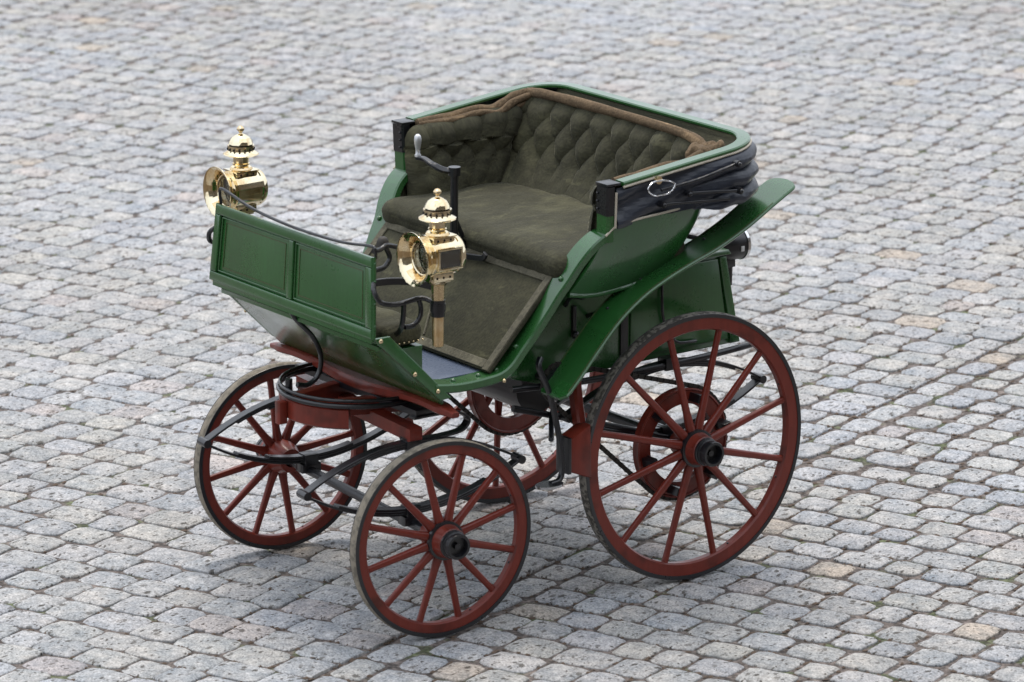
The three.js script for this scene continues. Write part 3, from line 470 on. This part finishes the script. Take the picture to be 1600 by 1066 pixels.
{ // brown lining: rolled along the back, bunched along the sides
  const g = group('hood_lining', car);
  const lump = (k) => (t) => { const q = 1 + 0.35 * (vnoise(t * 14 + k, 3.3, 4096, 351) - 0.5); return [q, q * 0.85]; };
  part('lining_roll', sweep(cr([[-0.11, 1.44, 0.53], [-0.115, 1.446, 0.44], [-0.125, 1.447, 0.2], [-0.125, 1.446, -0.1], [-0.12, 1.441, -0.34], [-0.105, 1.428, -0.44], [-0.08, 1.41, -0.5]], 70), circ(0.0165, 12), V(0, 1, 0), { scale: lump(2), ang: 1 }), M.lining, g);
  both((s) => {
    for (const [dy, dz, r, k] of [[0.0, 0, 0.016, 4], [-0.024, -0.008, 0.014, 9], [-0.008, -0.024, 0.013, 15], [-0.03, -0.022, 0.01, 21]]) part('lining_fold', sweep(cr([[0.34, 1.384 + dy * 0.3, s * (0.545 + dz * 0.3)], [0.24, 1.39 + dy * 0.7, s * (0.54 + dz)], [0.1, 1.405 + dy, s * (0.533 + dz)], [0.04, 1.4 + dy * 1.6, s * (0.525 + dz)], [-0.03, 1.425 + dy, s * (0.53 + dz)], [-0.1, 1.44 + dy, s * (0.53 + dz)], [-0.13, 1.44 + dy, s * 0.5]], 60), circ(r, 10), V(0, 1, 0), { scale: lump(k + s), ang: 1 }), M.lining, g);
    if (s < 0) part('lining_corner', softBox(-0.075, 1.412, s * 0.495, 0.12, 0.055, 0.1, 0.026, [20, 12, 20], (x, y, z) => 0.045 * (fbm(x * 30 + 9, z * 30 + y * 20 + 9, 4096, 2, 361) - 0.5)), M.lining, g);
  });
  const rp = rimPath(0.562, -0.212, 0.13, 0, -0.03, 0.3), K = rp.length - 1;
  part('lining_drape', shell((u, v) => { const q = u * K, i = Math.min(K - 1, Math.floor(q)), p = rp[i].clone().lerp(rp[i + 1], q - i); p.y += 0.012 - 0.1 * v; const k = 1 - 0.4 * v; return V(p.x * (p.x < 0 ? k : 1), p.y, p.z * (1 - 0.06 * v)); }, 90, 8, 0.006, [2, 0.2]), M.cloth, g);
}
// seat tub: side and back panels
{
  const lowN = [[0.5, 1.035, 0.522], [0.42, 1.018, 0.508], [0.35, 1.013, 0.5], [0.2, 1.028, 0.5], [0.1, 1.06, 0.5], [0.04, 1.095, 0.49], [-0.012, 1.13, 0.44], [-0.045, 1.14, 0.3], [-0.05, 1.14, 0]];
  const topN = [[0.405, 1.225, 0.588], [0.37, 1.25, 0.59], [0.3, 1.262, 0.592], [0.18, 1.27, 0.592], [0.08, 1.275, 0.585], [-0.0, 1.28, 0.565], [-0.1, 1.285, 0.47], [-0.14, 1.285, 0.3], [-0.145, 1.285, 0]];
  const mk = (a) => new THREE.CatmullRomCurve3([...a.map(([x, y, z]) => V(x, y, -z)), ...a.slice(0, -1).reverse().map(([x, y, z]) => V(x, y, z))], false, 'centripetal');
  const lo = mk(lowN), hi = mk(topN);
  part('seat_tub', shell((u, v) => { const a = lo.getPoint(u), b = hi.getPoint(u), p = a.clone().lerp(b, v), bul = 0.014 * Math.sin(Math.PI * v); p.z += Math.sign(p.z) * bul * Math.min(1, Math.abs(p.z) * 3); return p; }, 120, 14, 0.012, [2.2, 0.25]), M.green, car);
  part('tub_moulding', sweep(lo.getPoints(120), circ(0.0085, 10), V(0, 1, 0), { ang: 1 }), M.green, car);
  part('tub_bead', sweep(hi.getPoints(140).map((p) => V(p.x, p.y + 0.002, p.z * 1.006)), circ(0.004, 8), V(0, 1, 0), { ang: 1 }), M.bead, car);
  // inner back wall up to the rim
  part('tub_back', shell((u, v) => V(mix(-0.15, -0.225, v), mix(1.27, 1.445, v), mix(-0.5, 0.5, u)), 10, 6, 0.01), M.cloth, car);
  part('seat_board', box(0.26, 1.055, 0, 0.46, 0.02, 0.98, 0.003), M.green, car);
}
// rear body: battery box under the seat
{
  const g = group('battery_box', car);
  const outl = [[0.64, 0.80], [0.6, 0.735], [0.5, 0.705], [-0.325, 0.715], [-0.292, 0.9], [-0.262, 1.025], [0.06, 1.025], [0.44, 1.03], [0.56, 0.96]];
  part('box_body', slab(outl.map(([x, y]) => [x, y, -0.36]), 0.72, 0.006), M.green, g);
  part('box_lid', slab([[-0.285, 1.024, -0.372], [0.1, 1.024, -0.372], [0.1, 1.04, -0.372], [-0.275, 1.04, -0.372]], 0.744, 0.004), M.green, g);
  both((s) => {
    part('side_panel', slab([[-0.28, 0.735, s * 0.36 - 0.007], [0.13, 0.735, s * 0.36 - 0.007], [0.13, 1.015, s * 0.36 - 0.007], [-0.232, 1.015, s * 0.36 - 0.007]], 0.014, 0.004), M.green, g);
    part('rear_stile', slab([[-0.327, 0.718, s * 0.36 - 0.011], [-0.29, 0.718, s * 0.36 - 0.011], [-0.235, 1.02, s * 0.36 - 0.011], [-0.265, 1.02, s * 0.36 - 0.011]], 0.022, 0.004), M.green, g);
    part('door_joint', box(0.155, 0.88, s * 0.362, 0.03, 0.28, 0.012, 0.003), M.black, g);
    part('latch', join([box(0.36, 0.9, s * 0.364, 0.014, 0.09, 0.016, 0.003), ball(0.014, 0.36, 0.85, s * 0.372, 10, 8)]), M.black, g);
    part('handle_strap', rod([[0.0, 0.995, s * 0.367], [0.01, 0.93, s * 0.378], [0.0, 0.84, s * 0.378], [-0.05, 0.765, s * 0.378], [-0.14, 0.75, s * 0.37]], 0.005, 30), M.black, g);
    part('bracket_arm', rod([[-0.02, 1.14, s * 0.44], [-0.1, 1.12, s * 0.46], [-0.16, 1.125, s * 0.48]], 0.008, 14), M.black, g);
    part('tub_stay', rod([[0.4, 1.0, s * 0.47], [0.4, 0.985, s * 0.4], [0.39, 0.95, s * 0.36]], 0.007, 12), M.black, g);
  });
}
both((s) => part('chassis_rail', rod([[0.62, 0.71, s * 0.38], [0.4, 0.7, s * 0.4], [0.1, 0.7, s * 0.41], [-0.1, 0.703, s * 0.41], [-0.33, 0.712, s * 0.405], [-0.385, 0.718, s * 0.405]], 0.011, 30), M.black, car));
both((s) => part('rail_cap', fin(new THREE.CylinderGeometry(0.014, 0.014, 0.035, 14).rotateZ(Math.PI / 2).translate(-0.385, 0.718, s * 0.405)), M.black, car));
part('motor_housing', join([fin(new THREE.CylinderGeometry(0.085, 0.085, 0.5, 28).rotateX(Math.PI / 2).translate(0.42, 0.655, 0)), box(0.42, 0.7, 0, 0.2, 0.06, 0.6)]), M.black, car);
part('countershaft', rod([[0.5, 0.735, -0.47], [0.5, 0.735, 0.47]], 0.012), M.black, car);

// fenders
both((s) => {
  const c = [[0.575, 0.716], [0.548, 0.735], [0.5, 0.782], [0.43, 0.858], [0.34, 0.946], [0.25, 1.007], [0.17, 1.045], [0.06, 1.086], [-0.05, 1.122], [-0.17, 1.175], [-0.28, 1.236], [-0.355, 1.276], [-0.385, 1.289]];
  const g = part('fender', sweep(cr(c.map(([x, y]) => [x, y, s * 0.53]), 130), rsec(0.14, 0.011, 0.004), V(0, 0, 1), { scale: (t) => [t < 0.05 ? 0.72 + t * 5.6 : t > 0.9 ? Math.pow(Math.max(0.004, 1 - ((t - 0.9) / 0.1003) ** 2.4), 0.5) : 1, 1] }), M.green, car);
  for (const dz of [-0.061, 0.061]) part('pinstripe', sweep(cr(c.slice(1, -2).map(([x, y]) => [x, y, s * 0.53 + dz]), 60).map((p) => V(p.x + 0.0028, p.y + 0.0052, p.z)), circ(0.0011, 6), V(0, 0, 1), { ang: 1 }), M.stripe, g);
  for (const [x, y] of [[0.33, 0.962], [-0.06, 1.133], [0.2, 1.04]]) part('fender_bolt', ball(0.0055, x, y, s * 0.505, 8, 6), M.black, g);
  part('fender_stay', rod([[0.3, 0.965, s * 0.52], [0.3, 0.93, s * 0.43], [0.3, 0.9, s * 0.36]], 0.008, 12), M.black, g);
});

// steering post with crank
{
  const g = group('steering_post', car);
  part('post', rod([[0.575, 0.8, 0.005], [0.568, 1.355, 0.005]], 0.0135), M.black, g);
  part('collar', fin(new THREE.CylinderGeometry(0.02, 0.02, 0.028, 18).translate(0.568, 1.35, 0.005)), M.black, g);
  part('crank', bar([[0.57, 1.352, 0.005], [0.6, 1.355, 0.02], [0.625, 1.372, 0.05], [0.63, 1.383, 0.09], [0.64, 1.384, 0.115]], 0.02, 0.012, V(1, 0, 0.4), 20), M.black, g);
  part('handle', latheF([[0.0001, 0], [0.012, 0.0], [0.013, 0.006], [0.0085, 0.012], [0.009, 0.03], [0.0135, 0.052], [0.0145, 0.066], [0.012, 0.08], [0.006, 0.087], [0.0001, 0.088]], 24, 'y', 1).scale(0.85, 0.85, 0.85).translate(0.638, 1.388, 0.112), M.alloy, g);
  part('lever', bar([[0.572, 1.078, 0.0], [0.57, 1.078, -0.04], [0.562, 1.082, -0.1], [0.556, 1.088, -0.14], [0.556, 1.104, -0.15]], 0.02, 0.009, V(0, 1, 0.2), 14), M.black, g);
  part('support', rod([[0.57, 1.2, 0.005], [0.52, 1.09, 0.005]], 0.008), M.black, g);
}

// carriage lamps
both((s) => {
  const g = group('lamp', car), x = 1.032, z = s * 0.561, T = 1.462;
  const up = (prof, n = 40, ang = 0.5) => latheF(prof.map(([r, y]) => [r, T + y]), n, 'y', ang).translate(x, 0, z);
  part('finial', up([[0.0001, 0.0], [0.007, -0.002], [0.0125, -0.009], [0.0125, -0.014], [0.006, -0.021], [0.005, -0.024], [0.008, -0.028], [0.0001, -0.028]], 24, 1), M.brassDull, g);
  { // fluted dome
    const pos = [], idx = [], n = 60, prof = [[0.006, -0.026], [0.018, -0.031], [0.03, -0.039], [0.038, -0.05], [0.041, -0.06]];
    for (const [r, y] of prof) for (let i = 0; i < n; i++) { const a = (i / n) * 2 * Math.PI, k = 1 - 0.06 * Math.pow(Math.abs(Math.cos(a * 5)), 6); pos.push(x + r * k * Math.cos(a), T + y, z + r * k * Math.sin(a)); }
    for (let r = 0; r < prof.length - 1; r++) for (let i = 0; i < n; i++) { const a = r * n + i, b = r * n + ((i + 1) % n); idx.push(a, b, b + n, a, b + n, a + n); }
    part('dome', fin(raw(pos, idx), 1), M.brass, g);
  }
  part('dome_ring', up([[0.036, -0.063], [0.044, -0.064], [0.0445, -0.069], [0.043, -0.071], [0.043, -0.081], [0.046, -0.084], [0.058, -0.091], [0.0595, -0.094], [0.057, -0.096], [0.03, -0.093]], 48), M.brass, g);
  part('dome_gap', up([[0.037, -0.058], [0.037, -0.066]], 30), M.hole, g);
  for (let k = 0; k < 14; k++) { const a = (k / 14) * 2 * Math.PI; part('vent_hole', ball(0.0042, x + 0.0432 * Math.cos(a), T - 0.076, z + 0.0432 * Math.sin(a), 8, 6, [1, 1, 1]), M.hole, g).visible = true; }
  part('chimney', up([[0.026, -0.09], [0.026, -0.122], [0.029, -0.125], [0.029, -0.128], [0.026, -0.131], [0.034, -0.136], [0.038, -0.143], [0.038, -0.147]], 40), M.brass, g);
  const yc = T - 0.211, gal = (y, h, w, d) => box(x, y, z, w, h, d, 0.004);
  part('top_gallery', join([gal(T - 0.16, 0.028, 0.08, 0.074), gal(T - 0.147, 0.005, 0.09, 0.084)]), M.brass, g);
  part('bottom_gallery', join([gal(T - 0.275, 0.03, 0.078, 0.064), gal(T - 0.292, 0.008, 0.06, 0.056)]), M.brass, g);
  for (const dy of [-0.158, -0.277]) for (const dx of [-0.024, 0, 0.024]) part('vent_hole', ball(0.0042, x + dx, T + dy, z - (dy < -0.2 ? 0.032 : 0.037), 8, 6, [1, 1, 0.5]), M.hole, g);
  const along = (prof, n = 56, ang = 0.5) => latheF(prof.map(([r, a]) => [r * 0.9, a * 0.9]), n, 'x', ang).translate(x, yc, z); // profile along +x (forwards)
  part('barrel', along([[0.0001, -0.082], [0.05, -0.08], [0.064, -0.074], [0.068, -0.066], [0.07, -0.062], [0.07, -0.054], [0.067, -0.05], [0.067, 0.045], [0.071, 0.048], [0.071, 0.056], [0.064, 0.058]]), M.brass, g);
  part('bezel', along([[0.06, 0.05], [0.064, 0.052], [0.064, 0.064], [0.068, 0.076], [0.077, 0.091], [0.09, 0.102], [0.0945, 0.1035], [0.0945, 0.1065], [0.09, 0.106], [0.076, 0.095], [0.066, 0.08], [0.061, 0.068], [0.057, 0.066], [0.057, 0.06], [0.06, 0.05]], 64, 0.6), M.brass, g);
  part('lens', along([[0.0001, 0.066], [0.03, 0.065], [0.058, 0.061], [0.058, 0.059], [0.03, 0.061], [0.0001, 0.062]], 40, 1), M.glass, g);
  part('reflector', along([[0.0001, -0.03], [0.03, -0.022], [0.05, 0.0], [0.06, 0.03], [0.0615, 0.03], [0.0515, -0.002], [0.031, -0.024], [0.0001, -0.032]], 40, 1), M.steel, g);
  part('burner', join([fin(new THREE.CylinderGeometry(0.009, 0.011, 0.06, 14).translate(x + 0.01, yc - 0.03, z)), ball(0.012, x + 0.01, yc + 0.006, z)]), M.brassDull, g);
  // window in the outer side of the barrel
  const zo = z + s * 0.0595, fr = (a, b, c, d) => box(x + a * 0.9, yc + b * 0.9, zo, c * 0.9, d * 0.9, 0.015, 0.0025);
  const win = part('side_window', join([fr(-0.004, 0.0345, 0.102, 0.008), fr(-0.004, -0.0345, 0.102, 0.008), fr(0.043, 0, 0.008, 0.0605), fr(-0.051, 0, 0.008, 0.0605)]), M.brass, g);
  part('pane', box(x - 0.0036, yc, z + s * 0.0642, 0.0765, 0.054, 0.003, 0.0008), M.glass, g);
  part('window_back', box(x - 0.0036, yc, z + s * 0.058, 0.0765, 0.054, 0.005, 0.001), M.smoked, g);
  part('stem', up([[0.03, -0.294], [0.026, -0.3], [0.0215, -0.304], [0.0205, -0.35], [0.0175, -0.5], [0.014, -0.503], [0.0001, -0.503]], 30), M.brassDull, g);
  part('stem_sleeve', up([[0.019, -0.352], [0.0225, -0.353], [0.0215, -0.406], [0.017, -0.407]], 30), M.black, g);
  const b = group('lamp_bracket', car), zi = s * 0.455;
  part('upper_arm', bar([[1.198, 1.165, zi], [1.14, 1.163, s * 0.462], [1.08, 1.158, s * 0.49], [1.04, 1.148, s * 0.548]], 0.022, 0.009, V(0, 1, 0), 20), M.black, b);
  part('lower_loop', rod([[1.2, 1.165, zi], [1.212, 1.145, s * 0.475], [1.2, 1.112, s * 0.492], [1.15, 1.098, s * 0.5], [1.06, 1.108, s * 0.515], [1.04, 1.1, s * 0.54]], 0.008, 40), M.black, b);
  part('sleeve_band', fin(new THREE.CylinderGeometry(0.0245, 0.0245, 0.024, 20).translate(1.032, 1.085, z)), M.black, b);
  part('strap', bar([[1.118, 1.1, s * 0.5], [1.12, 1.06, s * 0.5], [1.125, 1.026, s * 0.498], [1.115, 1.0, s * 0.47], [1.105, 0.985, s * 0.44]], 0.016, 0.012, V(0, 0, 1), 16), M.black, b);
  part('hook', rod([[1.066, 1.108, s * 0.503], [1.056, 1.075, s * 0.503], [1.06, 1.045, s * 0.503], [1.082, 1.022, s * 0.5], [1.115, 1.02, s * 0.5]], 0.008, 30), M.black, b);
});
// bell and clip on the dashboard
{
  const g = group('warning_bell', car);
  part('bell', latheF([[0.0001, 0.026], [0.01, 0.026], [0.018, 0.02], [0.024, 0.008], [0.026, -0.006], [0.028, -0.012], [0.024, -0.012], [0.0001, 0.01]].map(([r, y]) => [r * 0.78, y * 0.78]), 28, 'y', 0.8).translate(1.13, 1.272, -0.405), M.chain, g);
  part('bell_arm', rod([[1.19, 1.262, -0.44], [1.16, 1.262, -0.435], [1.135, 1.27, -0.43], [1.1, 1.262, -0.44], [1.075, 1.255, -0.47]], 0.008, 24), M.black, g);
  part('bell_clip', rod([[1.135, 1.262, -0.43], [1.125, 1.23, -0.435], [1.15, 1.205, -0.44], [1.185, 1.2, -0.44]], 0.008, 20), M.black, g);
}

// brake blocks, steps
both((s) => {
  const g = group('brake', car);
  part('brake_block', slab([[0.508, 0.455, s * 0.52 - 0.032], [0.508, 0.565, s * 0.52 - 0.032], [0.43, 0.602, s * 0.52 - 0.032], [0.425, 0.42, s * 0.52 - 0.032]], 0.064, 0.005), M.red, g);
  part('brake_plate', box(0.514, 0.51, s * 0.52, 0.012, 0.12, 0.07, 0.003), M.black, g);
  part('brake_post', bar([[0.43, 0.59, s * 0.49], [0.42, 0.66, s * 0.46], [0.4, 0.74, s * 0.42]], 0.04, 0.035, V(0, 0, 1), 8), M.red, g);
  const st = group('step', car);
  part('step_rod', bar([[0.585, 0.835, s * 0.49], [0.6, 0.815, s * 0.5], [0.575, 0.74, s * 0.515], [0.555, 0.64, s * 0.53], [0.55, 0.55, s * 0.55], [0.55, 0.48, s * 0.56], [0.565, 0.445, s * 0.565], [0.6, 0.437, s * 0.565]], 0.02, 0.014, V(0, 0, 1), 40), M.black, st);
  part('step_plate', fin(new THREE.CylinderGeometry(1, 1, 0.008, 28).scale(0.05, 1, 0.035).translate(0.605, 0.434, s * 0.565)), M.steel, st);
  part('brake_link', rod([[0.55, 0.56, s * 0.5], [0.45, 0.62, s * 0.38], [0.3, 0.63, s * 0.3]], 0.009, 20), M.black, g);
});
both((s) => part('radius_rod', rod([[0.6, 0.64, s * 0.36], [0.3, 0.55, s * 0.4], [0.02, 0.46, s * 0.42]], 0.011, 20), M.black, car));
// chains
both((s) => {
  const g = group('drive_chain', car), z = s * 0.468, R = 0.19, r = 0.06, a = [0, RB], b = [0.5, 0.735];
  const dx = b[0] - a[0], dy = b[1] - a[1], D = Math.hypot(dx, dy), th = Math.atan2(dy, dx), ph = Math.acos((R - r) / D), pts = [];
  for (let i = 0; i <= 30; i++) { const t = th + ph + ((2 * Math.PI - 2 * ph) * i) / 30; pts.push(V(a[0] + R * Math.cos(t), a[1] + R * Math.sin(t), z)); }
  for (let i = 0; i <= 12; i++) { const t = th - ph + (2 * ph * i) / 12; pts.push(V(b[0] + r * Math.cos(t), b[1] + r * Math.sin(t), z)); }
  const c = new THREE.CatmullRomCurve3(pts, true, 'centripetal'), n = 150, links = [];
  for (let i = 0; i < n; i++) { const p = c.getPointAt(i / n), t = c.getTangentAt(i / n), q = box(0, 0, 0, 0.0165, 0.015, i % 2 ? 0.007 : 0.014, 0.003); q.rotateZ(Math.atan2(t.y, t.x)); q.translate(p.x, p.y, p.z); links.push(q); }
  const m = part('chain_links', join(links), M.chain, g); m.userData.kind = 'stuff';
  part('sprocket', fin(new THREE.CylinderGeometry(0.055, 0.055, 0.012, 24).rotateX(Math.PI / 2).translate(b[0], b[1], z)), M.black, g);
});
// lamp at the back
{
  const g = group('rear_lamp', car), x = -0.34, y = 1.035, z = -0.3;
  part('pole', rod([[x + 0.015, 0.72, z], [x + 0.015, 0.93, z]], 0.011), M.steel, g);
  part('pole_sleeve', rod([[x + 0.015, 0.9, z], [x + 0.012, 1.0, z]], 0.017), M.black, g);
  part('lamp_body', latheF([[0.0001, 0.075], [0.026, 0.075], [0.034, 0.06], [0.05, 0.028], [0.052, 0.0], [0.052, -0.034], [0.048, -0.04], [0.0001, -0.03]], 36, 'x', 0.5).translate(x, y, z), M.black, g);
  part('lamp_rim', latheF([[0.05, -0.03], [0.055, -0.031], [0.056, -0.04], [0.051, -0.046], [0.046, -0.042]], 36, 'x', 0.8).translate(x, y, z), M.chrome, g);
  part('lamp_glass', latheF([[0.0001, -0.05], [0.03, -0.047], [0.047, -0.04], [0.046, -0.036], [0.0001, -0.04]], 36, 'x', 0.8).translate(x, y, z), M.glass, g);
  part('lamp_plate', box(x - 0.008, y - 0.006, z - 0.0515, 0.014, 0.018, 0.004, 0.001), M.white, g);
  part('lamp_arm', join([box(x + 0.012, y - 0.05, z, 0.04, 0.05, 0.035, 0.006), rod([[x + 0.07, 0.93, z], [x + 0.01, 0.94, z]], 0.007)]), M.black, g);
}
renderer.render(scene, camera);
